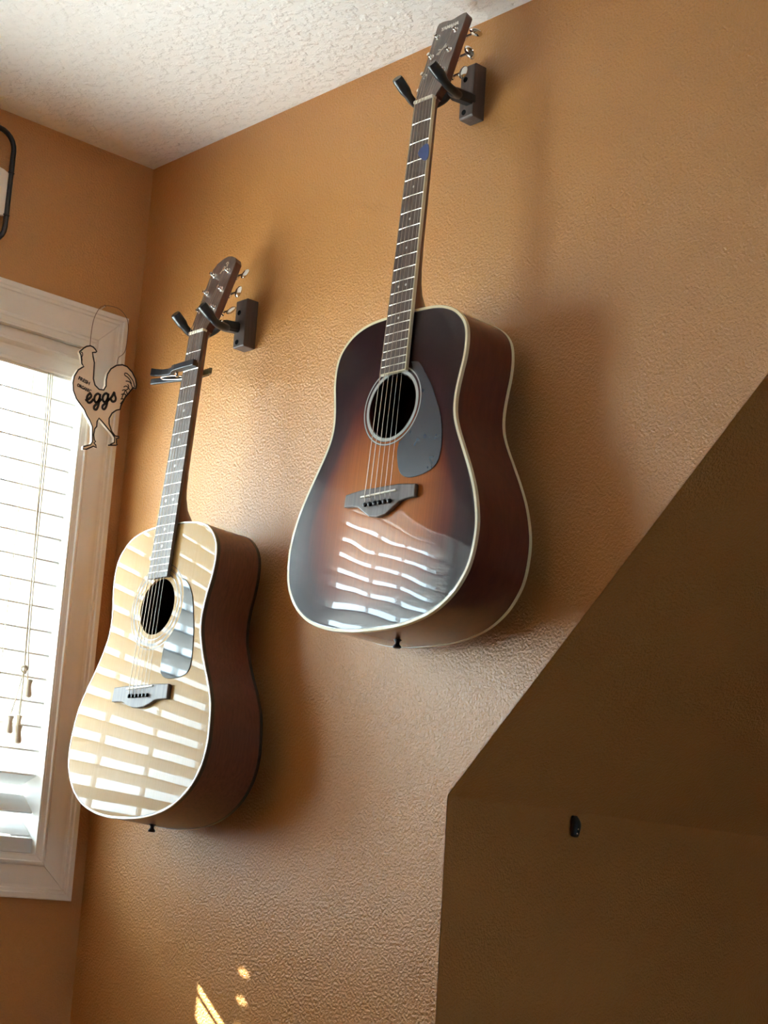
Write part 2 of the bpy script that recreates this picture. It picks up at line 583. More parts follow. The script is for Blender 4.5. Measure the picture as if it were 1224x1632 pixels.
def slat_mesh():
    """flat slat, inner edge at x=0, reaching to x=-SW, with cord holes (y relative to BY1)"""
    ys = [BY0 - BY1]
    for l in sorted(LAD):
        ys += [l - BY1 - .0032, l - BY1 + .0032]
    ys += [0.0]
    xs = [0.0, -SW / 2 + .009, -SW / 2 - .009, -SW]
    vid, v, f = {}, [], []

    def vv(i, j, t):
        k = (i, j, t)
        if k not in vid:
            vid[k] = len(v)
            # slight crown across the slat
            cx = xs[i] / -SW
            crown = 0.0012 * (1 - (2 * cx - 1) ** 2)
            v.append((xs[i], ys[j], crown + (STH / 2 if t else -STH / 2)))
        return vid[k]
    nx, ny = len(xs) - 1, len(ys) - 1
    hole = lambda i, j: i == 1 and j % 2 == 1
    for i in range(nx):
        for j in range(ny):
            if hole(i, j):
                continue
            f.append((vv(i, j, 1), vv(i, j + 1, 1), vv(i + 1, j + 1, 1), vv(i + 1, j, 1)))
            f.append((vv(i, j, 0), vv(i + 1, j, 0), vv(i + 1, j + 1, 0), vv(i, j + 1, 0)))
            for (di, dj, a, b) in ((-1, 0, (i, j), (i, j + 1)), (1, 0, (i + 1, j + 1), (i + 1, j)), (0, -1, (i + 1, j), (i, j)), (0, 1, (i, j + 1), (i + 1, j + 1))):
                ii, jj = i + di, j + dj
                if ii < 0 or jj < 0 or ii >= nx or jj >= ny or hole(ii, jj):
                    f.append((vv(*a, 1), vv(*a, 0), vv(*b, 0), vv(*b, 1)))
    me = bpy.data.meshes.new('slat')
    me.from_pydata(v, [], f)
    me.materials.append(m_slat)
    me.update()
    return me


sm = slat_mesh()
slats = []
for k in range(17):
    slats.append((-0.010, -0.5310 - 0.04457 * k, math.radians(-19.0 + random.uniform(-.5, .5))))
slats.append((-0.012, -1.3130, math.radians(41)))
slats.append((-0.012, -1.3550, math.radians(38)))
for xi, zi, ang in slats:
    o = share('slat', sm, blind)
    o.location = V3((xi, BY1, zi)) - b_off
    o.rotation_euler = (0, ang, 0)
BP('bottom_rail', box(-.052, -.002, BY0, BY1, -1.3850, -1.3590), m_slat)
BP('headrail', box(-.062, -.014, BY0, BY1, -.470, -.418), m_slat)
vp = [(-.013, -.4185), (-.001, -.4185), (-.001, -.437), (.0035, -.4405), (.0045, -.4445), (.001, -.448), (-.0035, -.4515), (-.0045, -.458), (-.0035, -.474),
      (.0, -.4795), (.004, -.4815), (.004, -.4845), (.0025, -.4855), (.004, -.4870), (.004, -.4905), (-.013, -.4905)]
BP('valance', extrude_poly(vp, lambda p: (p[0], BY0 - .003, p[1]), lambda p: (p[0], BY1 + .001, p[1])), m_trim)
for l in LAD:
    parts = [tube([(-.0075, l, -.49), (-.0085, l, -1.36)], .0008, 5), tube([(-.0585, l, -.49), (-.055, l, -1.36)], .0008, 5)]
    for xi, zi, ang in slats[:17]:
        parts.append(tube([(xi + .001, l + .006, zi - .0035), (xi - SW * math.cos(ang) - .001, l + .006, zi + SW * math.sin(ang) - .0035)], .0005, 4))
    BP('ladder_cord', join(*parts), m_cord)
    BP('lift_cord', tube([(-.034, l, -.48), (-.034, l, -1.36)], .0007, 5), m_cord)
# pull cords, knot and tassels
xc = 0.012
KN = (xc, -.1820, -1.0560)
c1 = catmull([(xc - .004, -.1925, -.488), (xc, -.1915, -.60), (xc, -.1890, -.80), (xc, -.1850, -1.0), KN], 5)
c2 = catmull([(xc - .004, -.1880, -.488), (xc, -.1860, -.62), (xc, -.1840, -.82), (xc, -.1790, -1.0), (xc, -.1750, -1.045), (xc, -.1735, -1.075)], 5)
c3 = catmull([(xc - .004, -.1975, -.488), (xc, -.1965, -.56), (xc, -.1945, -.66), (xc, -.1880, -.86), (xc, -.1830, -1.02), KN], 5)
BP('pull_cord', tube(c1, .0011, 6), m_cord, smooth=True)
BP('pull_cord', tube(c2, .0011, 6), m_cord, smooth=True)
BP('pull_cord', tube(c3, .0009, 6), m_cord, smooth=True)
kn = []
for i in range(40):
    t = i / 39 * 2 * math.pi * 3
    kn.append((xc + .003 * math.cos(t * 1.33), KN[1] + .006 * math.cos(t) * (.6 + .4 * math.sin(t * .5)), KN[2] + .006 * math.sin(t) + .002 * math.cos(t * .7)))
BP('cord_knot', tube(kn, .0014, 6), m_cord, smooth=True)
TAS = [(.1735, -1.0745, .006), (.2010, -1.1440, .0), (.1790, -1.1400, -.008), (.1860, -1.1600, .008)]
BELL = [(a_ * 1.15, b_) for a_, b_ in [(.0015, 0), (.0058, -.0006), (.0062, -.002), (.0048, -.007), (.0044, -.012), (.0052, -.018), (.0064, -.024), (.0066, -.028), (.0058, -.0315), (.0035, -.0330)]]
for i, (yy, zz, dx) in enumerate(TAS):
    BP('tassel', lathe(BELL, (xc + dx, -yy, zz), (0, 0, 1), 16), m_tassel, smooth=True, angle=50)
    if i > 0:
        BP('pull_cord', tube(catmull([KN, (xc + dx * .5, -(.182 * .55 + yy * .45), (KN[2] + zz) / 2), (xc + dx, -yy, zz + .001)], 5), .0010, 6), m_cord, smooth=True)


# ================================================================ GUITARS
def pose_matrix(g, vbase):
    yaw, lean, roll = g[3:6]
    ex = Vector((math.cos(yaw), math.sin(yaw), 0))
    en = Vector((math.sin(yaw), -math.cos(yaw), 0))
    ev = Vector((0, 0, -1))
    ev, en = ev * math.cos(lean) + en * math.sin(lean), en * math.cos(lean) - ev * math.sin(lean)
    ex, ev = ex * math.cos(roll) + ev * math.sin(roll), ev * math.cos(roll) - ex * math.sin(roll)
    M = Matrix((ex, -en, -ev)).transposed().to_4x4()
    M.translation = V3(g[:3]) + ev * vbase
    return M


G1 = (0.942020, -0.130693, -0.194002, 0.000336, 0.049186, 0.018789)
G2 = (0.360841, -0.114528, -0.458051, -0.015026, 0.069524, 0.014171)

OUT1 = [(0, .3560), (.024, .3562), (.046, .357), (.068, .3585), (.090, .3630), (.112, .372), (.129, .385), (.140, .399), (.1455, .414), (.1475, .434), (.146, .456), (.142, .477),
        (.138, .500), (.1365, .520), (.139, .542), (.148, .566), (.165, .599), (.181, .630), (.194, .660), (.202, .687), (.2065, .712), (.2065, .736), (.202, .765),
        (.192, .789), (.170, .816), (.136, .838), (.092, .8515), (.046, .8575), (0, .8590)]
OUT2 = [(0, .3550), (.024, .3555), (.048, .3565), (.083, .361), (.113, .3705), (.135, .388), (.148, .409), (.1515, .436), (.148, .466), (.141, .496), (.1370, .528), (.1400, .556),
        (.153, .590), (.168, .619), (.185, .649), (.199, .683), (.205, .724), (.205, .755), (.196, .788), (.173, .820), (.138, .845), (.097, .860), (.049, .868), (0, .870)]


def build_guitar(name, label, g, d):
    vb = d['out'][-1][1]
    root = empty(name, label=label, cat='guitar', mat=pose_matrix(g, vb))
    W0 = -0.010                                  # soundboard plane below the fretboard plane

    def P(u, v, w):
        return (u, -w, vb - v)

    # ---- outline
    right = catmull(d['out'], 4)
    right = right[1:-1]
    loop = [d['out'][0]] + right + [d['out'][-1]] + [(-u, v) for u, v in reversed(right)]
    n = len(loop)

    def inset(k):
        res = []
        for i in range(n):
            a, b = Vector(loop[i - 1]), Vector(loop[(i + 1) % n])
            t = (b - a).normalized()
            nn = Vector((-t.y, t.x))             # loop runs clockwise seen in (u, v down): this points inward
            res.append(tuple(Vector(loop[i]) + nn * k))
        return res

    test = inset(0.01)
    sgn = 1 if max(p[0] for p in test) < max(p[0] for p in loop) else -1
    hc, hr = d['hole']

    def depth(v):
        t = min(max((v - .356) / (vb - .356), 0), 1)
        return d['dep'][0] + (d['dep'][1] - d['dep'][0]) * t

    # ---- soundboard: rings from the edge to the sound hole
    rings = 14
    verts, faces = [], []
    inner = inset(sgn * 0.0018)
    for r in range(rings + 1):
        t = r / rings
        for (u, v) in inner:
            a = math.atan2(v - hc[1], u - hc[0])
            hu, hv = hc[0] + hr * math.cos(a), hc[1] + hr * math.sin(a)
            verts.append(P(u + (hu - u) * t, v + (hv - v) * t, W0))
    for r in range(rings):
        for i in range(n):
            j = (i + 1) % n
            faces.append((r * n + i, r * n + j, (r + 1) * n + j, (r + 1) * n + i))
    # rim of the hole, going into the body
    o = len(verts)
    for (u, v) in inner:
        a = math.atan2(v - hc[1], u - hc[0])
        verts.append(P(hc[0] + hr * math.cos(a), hc[1] + hr * math.sin(a), W0 - .004))
    for i in range(n):
        j = (i + 1) % n
        faces.append((rings * n + i, rings * n + j, o + j, o + i))
    sb = mk('soundboard', verts, faces, d['m_top'], root)
    if d.get('burst'):
        at = sb.data.attributes.new('burst', 'FLOAT', 'POINT')
        for k, vv in enumerate(sb.data.vertices):
            u, v = vv.co.x, vb - vv.co.z
            dist = min(math.hypot(u - a, v - b) for a, b in loop)
            # the amber centre of the burst sits on the lower bout; the shoulders stay dark
            rx = abs(u) / 0.158
            ry = (v - 0.675) / (0.185 if v < 0.675 else 0.165)
            rr = math.hypot(rx, ry)
            at.data[k].value = max(0.0, min(1.0, 1.42 - rr * 1.05)) * min(1.0, dist / 0.045)

    # ---- sides and back
    K = 6
    verts, faces = [], []
    for k in range(K + 1):
        for (u, v) in loop:
            w = W0 - .0005 - depth(v) * k / K
            verts.append(P(u, v, w))
    for k in range(K):
        for i in range(n):
            j = (i + 1) % n
            faces.append((k * n + i, (k + 1) * n + i, (k + 1) * n + j, k * n + j))
    mk('side', verts, faces, d['m_side'], root, smooth=True)
    verts, faces = [], []
    cu, cv = 0, .62
    for r in range(5):
        t = r / 4
        for (u, v) in loop:
            uu, v2 = u + (cu - u) * t * .999, v + (cv - v) * t * .999
            verts.append(P(uu, v2, W0 - .0005 - depth(v2) - .004 * (1 - (1 - t) ** 2)))
    for r in range(4):
        for i in range(n):
            j = (i + 1) % n
            faces.append((r * n + i, (r + 1) * n + i, (r + 1) * n + j, r * n + j))
    mk('back', verts, faces, d['m_side'], root, smooth=True)

    # ---- bindings: front face lip + side lip, and the back edge
    def ring_section(sec, back=False):
        v_, f_ = [], []
        for (off, dw) in sec:
            lp = inset(sgn * off)
            for i, (u, v) in enumerate(lp):
                base = (W0 - .0005 - depth(loop[i][1])) if back else W0
                v_.append(P(u, v, base + dw))
        m = len(sec)
        for k in range(m - 1):
            for i in range(n):
                j = (i + 1) % n
                f_.append((k * n + i, k * n + j, (k + 1) * n + j, (k + 1) * n + i))
        return v_, f_
    bw = d['bind_w']
    mk('binding', *ring_section([(bw, .0002), (.0, .0004), (-.0005, -.0005), (-.0005, -d['bind_front_side']), (0, -d['bind_front_side'])]), d['m_bind_front'], root, smooth=True, angle=30)
    if d.get('m_bind_side'):
        mk('side_binding', *ring_section([(0, -d['bind_front_side'] + .0001), (-.0006, -d['bind_front_side'] + .0001), (-.0006, -.0075), (0, -.0075)]), d['m_bind_side'], root, smooth=True, angle=30)
    mk('purfling', *ring_section([(bw + .0012, .0003), (bw, .0003)]), d['m_purf'], root)
    mk('back_binding', *ring_section([(0, .0055), (-.0006, .0055), (-.0006, -.0002), (.004, -.0012)], back=True), d['m_bind_back'], root, smooth=True, angle=30)

    # ---- rosette rings round the hole
    def ringmesh(r0, r1, w):
        s = 72
        v_ = []
        for r in (r0, r1):
            for k in range(s):
                a = 2 * math.pi * k / s
                v_.append(P(hc[0] + r * math.cos(a), hc[1] + r * math.sin(a), w))
        return v_, [(k, (k + 1) % s, s + (k + 1) % s, s + k) for k in range(s)]
    for r0, r1, mt in d['rosette']:
        mk('rosette_ring', *ringmesh(r0, r1, W0 + .0003), mt, sb)

    # ---- pickguard
    pg = d['pg']
    arc_r = d['pg_r']
    a0 = math.atan2(pg[-1][1] - hc[1], pg[-1][0] - hc[0])
    a1 = math.atan2(pg[0][1] - hc[1], pg[0][0] - hc[0])
    arc = []
    for k in range(1, 12):
        a = a0 + (a1 - a0) * k / 12
        arc.append((hc[0] + arc_r * math.cos(a), hc[1] + arc_r * math.sin(a)))
    poly = catmull(pg, 4) + arc
    o_ = mk('pickguard', *extrude_poly(poly, lambda p: P(p[0], p[1], W0 + .0002), lambda p: P(p[0], p[1], W0 + .0014)), d['m_pg'], root)
    bevel(o_, .0005, 1)

    # ---- bridge, saddle, pins
    hb = d['bridge']
    full = [(u, v) for u, v in hb] + [(-u, v) for u, v in reversed(hb[1:-1])]
    shp = []
    for i, p in enumerate(full):
        shp.append(p)
    br = mk('bridge', *extrude_poly(shp, lambda p: P(p[0], p[1], W0 + .0003), lambda p: P(p[0], p[1], W0 + (.0080 if d['S'] > 0 else .0055))), m_rose, root)
    bevel(br, .002, 3)
    sv0, sv1 = d['S'] + .0015, d['S'] - .0015
    sd = mk('saddle', [P(-.038, sv0 - .0012, W0 + .004), P(-.038, sv0 + .0012, W0 + .004), P(.038, sv1 + .0012, W0 + .004), P(.038, sv1 - .0012, W0 + .004),
                       P(-.038, sv0 - .0012, W0 + .0115), P(-.038, sv0 + .0012, W0 + .0115), P(.038, sv1 + .0012, W0 + .0105), P(.038, sv1 - .0012, W0 + .0105)],
            [(3, 2, 1, 0), (4, 5, 6, 7), (0, 1, 5, 4), (1, 2, 6, 5), (2, 3, 7, 6), (3, 0, 4, 7)], m_bone, br)
    SU = [-.0275, -.0165, -.0055, .0055, .0165, .0275]        # string spacing at the bridge
    NU = [-.0178, -.0107, -.0036, .0036, .0107, .0178]        # and at the nut
    pv, pf = lathe([(.0021, -.004), (.0021, .0), (.0034, .0006), (.0036, .0022), (.0028, .0040), (.001, .0047)], (0, 0, 0), (0, -1, 0), 12)
    pin = mk('bridge_pin', pv, pf, m_black, br, smooth=True)
    pin_me = pin.data
    for i in range(6):
        ob = pin if i == 0 else share('bridge_pin', pin_me, br)
        ob.location = P(SU[i] * .98, d['S'] + .0145, W0 + .0085)

    # ---- fretboard, frets, dots
    S_ = d['S']
    fret = lambda k: S_ * (1 - 2 ** (-k / 12))
    hw = lambda v: .0215 + (.0275 - .0215) * v / fret(14)
    fe = d['fb_end']
    fbt = .0065
    sec = [(0.0), fret(12), fe]
    v_, f_ = [], []
    for v in sec:
        h = hw(v) - d['fb_bind']
        v_ += [P(-h, v, -fbt), P(-h, v, -.0004), P(0, v, 0), P(h, v, -.0004), P(h, v, -fbt)]
    for k in range(2):
        for i in range(5):
            j = (i + 1) % 5
            f_.append((k * 5 + i, k * 5 + j, k * 5 + 5 + j, k * 5 + 5 + i))
    f_ += [(4, 3, 2, 1, 0), (10, 11, 12, 13, 14)]
    fb = mk('fretboard', v_, f_, m_rose, root)
    if d['fb_bind'] > 0:
        for s in (-1, 1):
            a, b = hw(0), hw(fe)
            t = d['fb_bind']
            mk('fretboard_binding', [P(s * a, 0, -fbt), P(s * (a - t), 0, -fbt), P(s * (a - t), 0, -.0003), P(s * a, 0, -.0006),
                                     P(s * b, fe + t, -fbt), P(s * (b - t), fe + t, -fbt), P(s * (b - t), fe + t, -.0003), P(s * b, fe + t, -.0006)],
               [(0, 1, 2, 3), (7, 6, 5, 4), (0, 4, 5, 1), (1, 5, 6, 2), (2, 6, 7, 3), (3, 7, 4, 0)], m_creambind, fb)
        h = hw(fe) - d['fb_bind']
        mk('fretboard_binding', *box(-h, h, .0003, fbt, vb - fe - d['fb_bind'], vb - fe), m_creambind, fb)
    for k in range(1, 21):
        v = fret(k)
        h = hw(v) - d['fb_bind'] * .55
        mk('fret', [P(-h, v - .0011, -.0006), P(h, v - .0011, -.0006), P(h, v + .0011, -.0006), P(-h, v + .0011, -.0006),
                    P(-h, v, .0006), P(0, v, .0012), P(h, v, .0006)],
           [(0, 1, 6, 5, 4), (2, 3, 4, 5, 6), (0, 4, 3), (1, 2, 6)], m_nickel, fb)
    dv, df = lathe([(d['dot'], 0), (d['dot'], .0002)], (0, 0, 0), (0, -1, 0), 14)
    dm = None
    for k, us in d['dots']:
        for u in us:
            vm = (fret(k) + fret(k - 1)) / 2
            if dm is None:
                ob = mk('inlay_dot', dv, df, m_pearl, fb)
                dm = ob.data
            else:
                ob = share('inlay_dot', dm, fb)
            ob.location = P(u, vm, -.0001)
    # nut
    o_ = mk('nut', *box(-.0215, .0215, -.0022, .008, vb - .0005, vb + .0048), m_bone, root)
    bevel(o_, .0008, 2)

    # ---- neck with heel
    secs = [(-.002, .0212, .0200, 2.2), (.05, .0222, .0205, 2.2), (.15, .0240, .0215, 2.2), (.24, .0254, .0228, 2.2), (.285, .0262, .0245, 2.2), (.308, .0264, .0290, 2.1),
            (.326, .0262, .0385, 1.9), (.340, .0255, .0530, 1.7), (.350, .0248, .0700, 1.6), (.3562, .0240, .0820, 1.5), (.362, .0238, .0830, 1.5)]
    v_, f_ = [], []
    q = 13
    for v, h, dp, ex_ in secs:
        for k in range(q):
            a = math.pi * k / (q - 1)
            c, s = math.cos(a), math.sin(a)
            uu = math.copysign(abs(c) ** (2 / ex_), c) * h
            ww = -.0062 - (abs(s) ** (2 / ex_)) * (dp - .0062)
            if dp > .03:
                uu *= 1 - .35 * max(0, (dp - .03) / .055) * s
            v_.append(P(uu, v, ww))
    for i in range(len(secs) - 1):
        for k in range(q - 1):
            f_.append((i * q + k, i * q + k + 1, (i + 1) * q + k + 1, (i + 1) * q + k))
        f_.append((i * q + q - 1, i * q, (i + 1) * q, (i + 1) * q + q - 1))
    f_ += [tuple(range(q - 1, -1, -1)), tuple((len(secs) - 1) * q + k for k in range(q))]
    mk('neck', v_, f_, m_neck, root, smooth=True, angle=40)

    # ---- headstock, tilted back
    A = math.radians(13)

    def HP(u, h, t):
        """u across, h up along the headstock face, t out of its face"""
        z = h * math.cos(A) + t * math.sin(A)
        w = -.0045 - h * math.sin(A) + t * math.cos(A)
        return (u, -w, vb + .0035 + z)
    hs = d['head']
    full = hs + [(-u, h) for u, h in reversed(hs)]
    full = [p for i, p in enumerate(full) if i == 0 or (abs(p[0] - full[i - 1][0]) + abs(p[1] - full[i - 1][1])) > 1e-6]
    hd = mk('headstock', *extrude_poly(full, lambda p: HP(p[0], p[1], -.0145), lambda p: HP(p[0], p[1], -.0012)), m_neck, root)
    bevel(hd, .001, 2)
    vn = mk('face_veneer', *extrude_poly(full, lambda p: HP(p[0], p[1], -.0012), lambda p: HP(p[0], p[1], .0)), m_veneer, hd)
    # volute joining neck and headstock
    vv_, vf_ = [], []
    for (h, wd, th) in ((-.004, .0210, .0205), (.008, .0222, .0200), (.020, .0245, .0175), (.034, .0262, .0150)):
        for k in range(9):
            a = math.pi * k / 8
            vv_.append(HP(math.cos(a) * wd, h, -.001 - math.sin(a) * th))
    for i in range(3):
        for k in range(8):
            vf_.append((i * 9 + k, i * 9 + k + 1, i * 9 + 10 + k, i * 9 + 9 + k))
    mk('volute', vv_, vf_, m_neck, hd, smooth=True)
    # tuners
    for h in d['tune_h']:
        for s in (-1, 1):
            u = s * d['tune_u']
            org = Vector(HP(u, h, 0))
            ax = Vector(HP(u, h, 1)) - org
            tv = lathe([(.0048, -.0005), (.0052, .0), (.0050, .0012), (.0033, .0015), (.0031, .0055), (.0024, .0065), (.0031, .0075), (.0031, .0100), (.0020, .0106)], org, ax, 14)
            hw_head = d['head_w']
            o2 = Vector(HP(u, h, -.0145))
            e_u = Vector((1, 0, 0)) * s
            e_t = -ax.normalized()
            e_h = e_t.cross(e_u)
            hous = lathe([(.0070, 0), (.0072, .002), (.0066, .007), (.004, .0088)], o2, e_t, 14)
            sh0 = o2 + e_t * .0045
            shaft = tube([sh0, sh0 + e_u * (hw_head - d['tune_u'] + .0085)], .0021, 8)
            tn = mk('tuner', *join(tv, hous, shaft), m_chrome, root, smooth=True, angle=40)
            bc = sh0 + e_u * (hw_head - d['tune_u'] + .0150)
            rot = random.uniform(-.6, .6) + d.get('btn_rot', {}).get((h, s), 0)
            bv, bf = [], []
            f1 = e_h * math.cos(rot) + e_t * math.sin(rot)
            f2 = -e_h * math.sin(rot) + e_t * math.cos(rot)
            rows, seg = 7, 14
            for i in range(rows):
                ph = math.pi * (i / (rows - 1) - .5)
                for k in range(seg):
                    a = 2 * math.pi * k / seg
                    bv.append(bc + f2 * (.0040 * math.sin(ph)) + (f1 * math.cos(a) * .0122 + e_u * math.sin(a) * .0090) * max(.55, math.cos(ph)) * (1 if 0 < i < rows - 1 else .75))
            for i in range(rows - 1):
                for k in range(seg):
                    bf.append((i * seg + k, i * seg + (k + 1) % seg, (i + 1) * seg + (k + 1) % seg, (i + 1) * seg + k))
            bf += [tuple(range(seg - 1, -1, -1)), tuple((rows - 1) * seg + k for k in range(seg))]
            mk('button', bv, bf, m_chrome, tn, smooth=True, angle=60)
    # ---- strings
    rad = [.00066, .00056, .00046, .00038, .00028, .00024]
    hsort = sorted(d['tune_h'])
    for i in range(6):
        s = -1 if i < 3 else 1
        idx = i if i < 3 else 5 - i
        h = hsort[idx]
        post = HP(s * (d['tune_u'] - .0026), h, .0062)
        path = [P(SU[i] * .98, S_ + .0125, W0 + .0088), P(SU[i], S_ + (.0015 if i < 3 else -.0015), W0 + .0120), P(NU[i], -.0015, .0026), P(NU[i], -.0045, .0018), post]
        mk('string', *tube(path, rad[i] * d.get('string_k', 0.95), 6), m_bronze if i < 4 else m_steel, root, smooth=True)
    # ---- end pin
    o2 = Vector(P(0, vb - .001, W0 - depth(vb) * .52))
    ep = mk('end_pin', *lathe([(.0052, 0), (.0060, .001), (.0060, .002), (.0038, .004), (.0034, .0075), (.0062, .0105), (.0065, .0125), (.0050, .0140)], o2, (0, 0, -1), 18), m_black, root, smooth=True, angle=50)
    return root, P, HP, hd, vb


d1 = dict(out=OUT1, hole=((-.002, .5075), .0505), dep=(.098, .120), m_top=m_burst, burst=True, m_side=m_side1,
          bind_w=.0042, bind_front_side=.0052, m_bind_front=m_creambind, m_purf=m_ringdark, m_bind_back=m_creambind,
          rosette=[(.0507, .0520, m_ringdark), (.0520, .0570, m_ringgrey), (.0570, .0580, m_ringdark), (.0605, .0612, m_ringdark), (.0612, .0632, m_ringgrey), (.0632, .0640, m_ringdark)],
          pg=[(.0300, .4420), (.0482, .4462), (.0672, .4692), (.0837, .4914), (.0957, .5143), (.1051, .5310), (.1141, .5586), (.1171, .5876), (.1140, .6091), (.1018, .6216), (.0811, .6277),
              (.0595, .6297), (.0435, .6261), (.0322, .6175), (.0252, .6021), (.0216, .5823), (.0241, .5690)], pg_r=.0652, m_pg=m_pg1,
          bridge=[(0, .6385), (.040, .6385), (.0775, .6425), (.0785, .6625), (.060, .6635), (.046, .6660), (.031, .6755), (.018, .6830), (0, .6860)],
          S=.650, fb_end=.4560, fb_bind=.0018, dot=.0021, dots=[(5, [0]), (7, [0]), (9, [0]), (12, [-.008, .008]), (15, [0])],
          head=[(.0215, 0), (.0218, .006), (.0285, .018), (.0300, .030), (.0312, .100), (.0335, .1620), (.0310, .1672), (.0240, .1682), (.0120, .1662), (.005, .1643), (0, .1638)],
          tune_h=[.053, .093, .134], tune_u=.0205, head_w=.032, btn_rot={(.134, 1): 1.3, (.093, 1): .5})
guitar1, P1, HP1, head1, vb1 = build_guitar('acoustic_guitar', 'sunburst acoustic guitar hanging high on the orange wall', G1, d1)

d2 = dict(out=OUT2, hole=((0, .5040), .0500), dep=(.092, .116), m_top=m_spruce, m_side=m_side2,
          bind_w=.0023, bind_front_side=.0012, m_bind_front=m_whitebind, m_bind_side=m_blackbind, m_purf=m_ringdark, m_bind_back=m_blackbind,
          rosette=[(.0585, .0600, m_ringdark), (.0665, .0680, m_ringdark), (.0690, .0702, m_ringdark), (.0755, .0768, m_ringdark)],
          pg=[(.0640, .4590), (.0761, .4640), (.0915, .4780), (.1030, .4965), (.1120, .5229), (.1165, .5372), (.1225, .5622), (.1270, .5940), (.1260, .6183), (.1135, .6298),
              (.0830, .6344), (.0590, .6325), (.0455, .6248), (.0400, .6104), (.0400, .5801), (.0415, .5690)], pg_r=.0770, m_pg=m_pg2,
          bridge=[(0, .6430), (.045, .6430), (.0815, .6445), (.0830, .6700), (.060, .6700), (.048, .6712), (.034, .6770), (.018, .6815), (0, .6830)],
          S=.648, fb_end=.4550, fb_bind=0, dot=.0029, dots=[(5, [0]), (7, [0]), (9, [0]), (12, [-.011, .011]), (15, [0]), (17, [0])],
          head=[(.0215, 0), (.0220, .008), (.0290, .024), (.0315, .050), (.0345, .120), (.0345, .1450), (.0270, .1560), (.0130, .1630), (0, .1655)],
          tune_h=[.048, .088, .128], tune_u=.0215, head_w=.0335, btn_rot={(.128, 1): .2, (.088, 1): .3})
guitar2, P2, HP2, head2, vb2 = build_guitar('acoustic_guitar', 'natural blonde acoustic guitar hanging lower beside the window', G2, d2)


# ---- writing on the headstocks
def on_head(me, HP, mat, u, h, parent, name, rot=0.0):
    me.materials.clear()
    me.materials.append(mat)
    c, s = math.cos(rot), math.sin(rot)
    for vtx in me.vertices:
        x, y, z = vtx.co
        vtx.co = HP(u + x * c - y * s, h + x * s + y * c, .0002 + z)
    ob = share(name, me, parent)
    return ob


lg = text_mesh('YAMAHA', .0100, .0002, offset=.00045, spacing=.96)
on_head(lg, HP1, m_logo, .0, .1500, head1, 'brand_lettering')
emb = []
for pts, w in (([(-.010, .094), (-.006, .097), (-.001, .101), (.003, .106), (.006, .112)], .0012), ([(-.009, .104), (-.004, .103), (.002, .1015)], .0010), ([(-.002, .101), (-.003, .097), (-.006, .0925)], .0009)):
    path = [HP1(u, h, .0004) for u, h in catmull(pts, 4)]
    emb.append(tube(path, w, 6))
mk('emblem', *join(*emb), m_logo, head1, smooth=True)
emb = []
for pts, w in (([(-.004, .128), (.0, .134), (.002, .142), (.006, .139), (.004, .133), (.008, .136), (.012, .143)], .0010), ([(.004, .148), (.008, .151), (.012, .147), (.008, .144)], .0009)):
    path = [HP2(u, h, .0003) for u, h in catmull(pts, 4)]
    emb.append(tube(path, w, 6))
mk('brand_script', *join(*emb), m_gold, head2, smooth=True)

# ---- blue pick tucked under the strings of the sunburst guitar
M1 = guitar1.matrix_world.copy()
pk_c = M1 @ Vector(P1(.0195, .0975, .0022))
Mp = M1.copy()
Mp.translation = pk_c
pk = [(0, -.0150), (.005, -.0120), (.0095, -.003), (.0120, .006), (.0110, .0112), (.006, .0135), (0, .0140)]
pk = pk + [(-a, b) for a, b in reversed(pk[1:-1])]
pk = catmull(pk, 3, True)
th = math.radians(28)
pk = [(a * math.cos(th) - b * math.sin(th), a * math.sin(th) + b * math.cos(th)) for a, b in pk]
pick = mk('guitar_pick', *extrude_poly(pk, lambda p: (p[0], -.0002, p[1]), lambda p: (p[0], -.0010, p[1])), m_pick)
pick.matrix_world = Mp
pick['label'] = 'small blue guitar pick wedged in the strings of the sunburst guitar'
pick['category'] = 'guitar pick'

# ---- capo on the blonde guitar
M2 = guitar2.matrix_world.copy()
c0 = Vector(P2(0, .0665, 0))
Mc = M2.copy()
Mc.translation = M2 @ c0
capo = empty('guitar_capo', label='black spring capo clamped on the neck of the blonde guitar', cat='capo', mat=Mc)


def CP(u, dv, w):
    return (u, -w, -dv)


def bar(path, hw_, ht, name, mat):
    """flat bar along a path of (u, dv, w); hw_ half size along the neck, ht half thickness"""
    v, f = [], []
    for i, p in enumerate(path):
        a = Vector(CP(*path[max(i - 1, 0)]))
        b = Vector(CP(*path[min(i + 1, len(path) - 1)]))
        t = (b - a).normalized()
        side = Vector((0, 0, 1))
        side = (side - t * side.dot(t)).normalized()
        nn = t.cross(side)
        c = Vector(CP(*p))
        hh = hw_[i] if isinstance(hw_, list) else hw_
        tt = ht[i] if isinstance(ht, list) else ht
        v += [c + side * hh + nn * tt, c + side * hh - nn * tt, c - side * hh - nn * tt, c - side * hh + nn * tt]
    for i in range(len(path) - 1):
        for k in range(4):
            f.append((i * 4 + k, i * 4 + (k + 1) % 4, i * 4 + 4 + (k + 1) % 4, i * 4 + 4 + k))
    n = len(path)
    f += [(3, 2, 1, 0), (4 * n - 4, 4 * n - 3, 4 * n - 2, 4 * n - 1)]
    o = mk(name, v, f, mat, capo)
    bevel(o, .0012, 2)
    return o


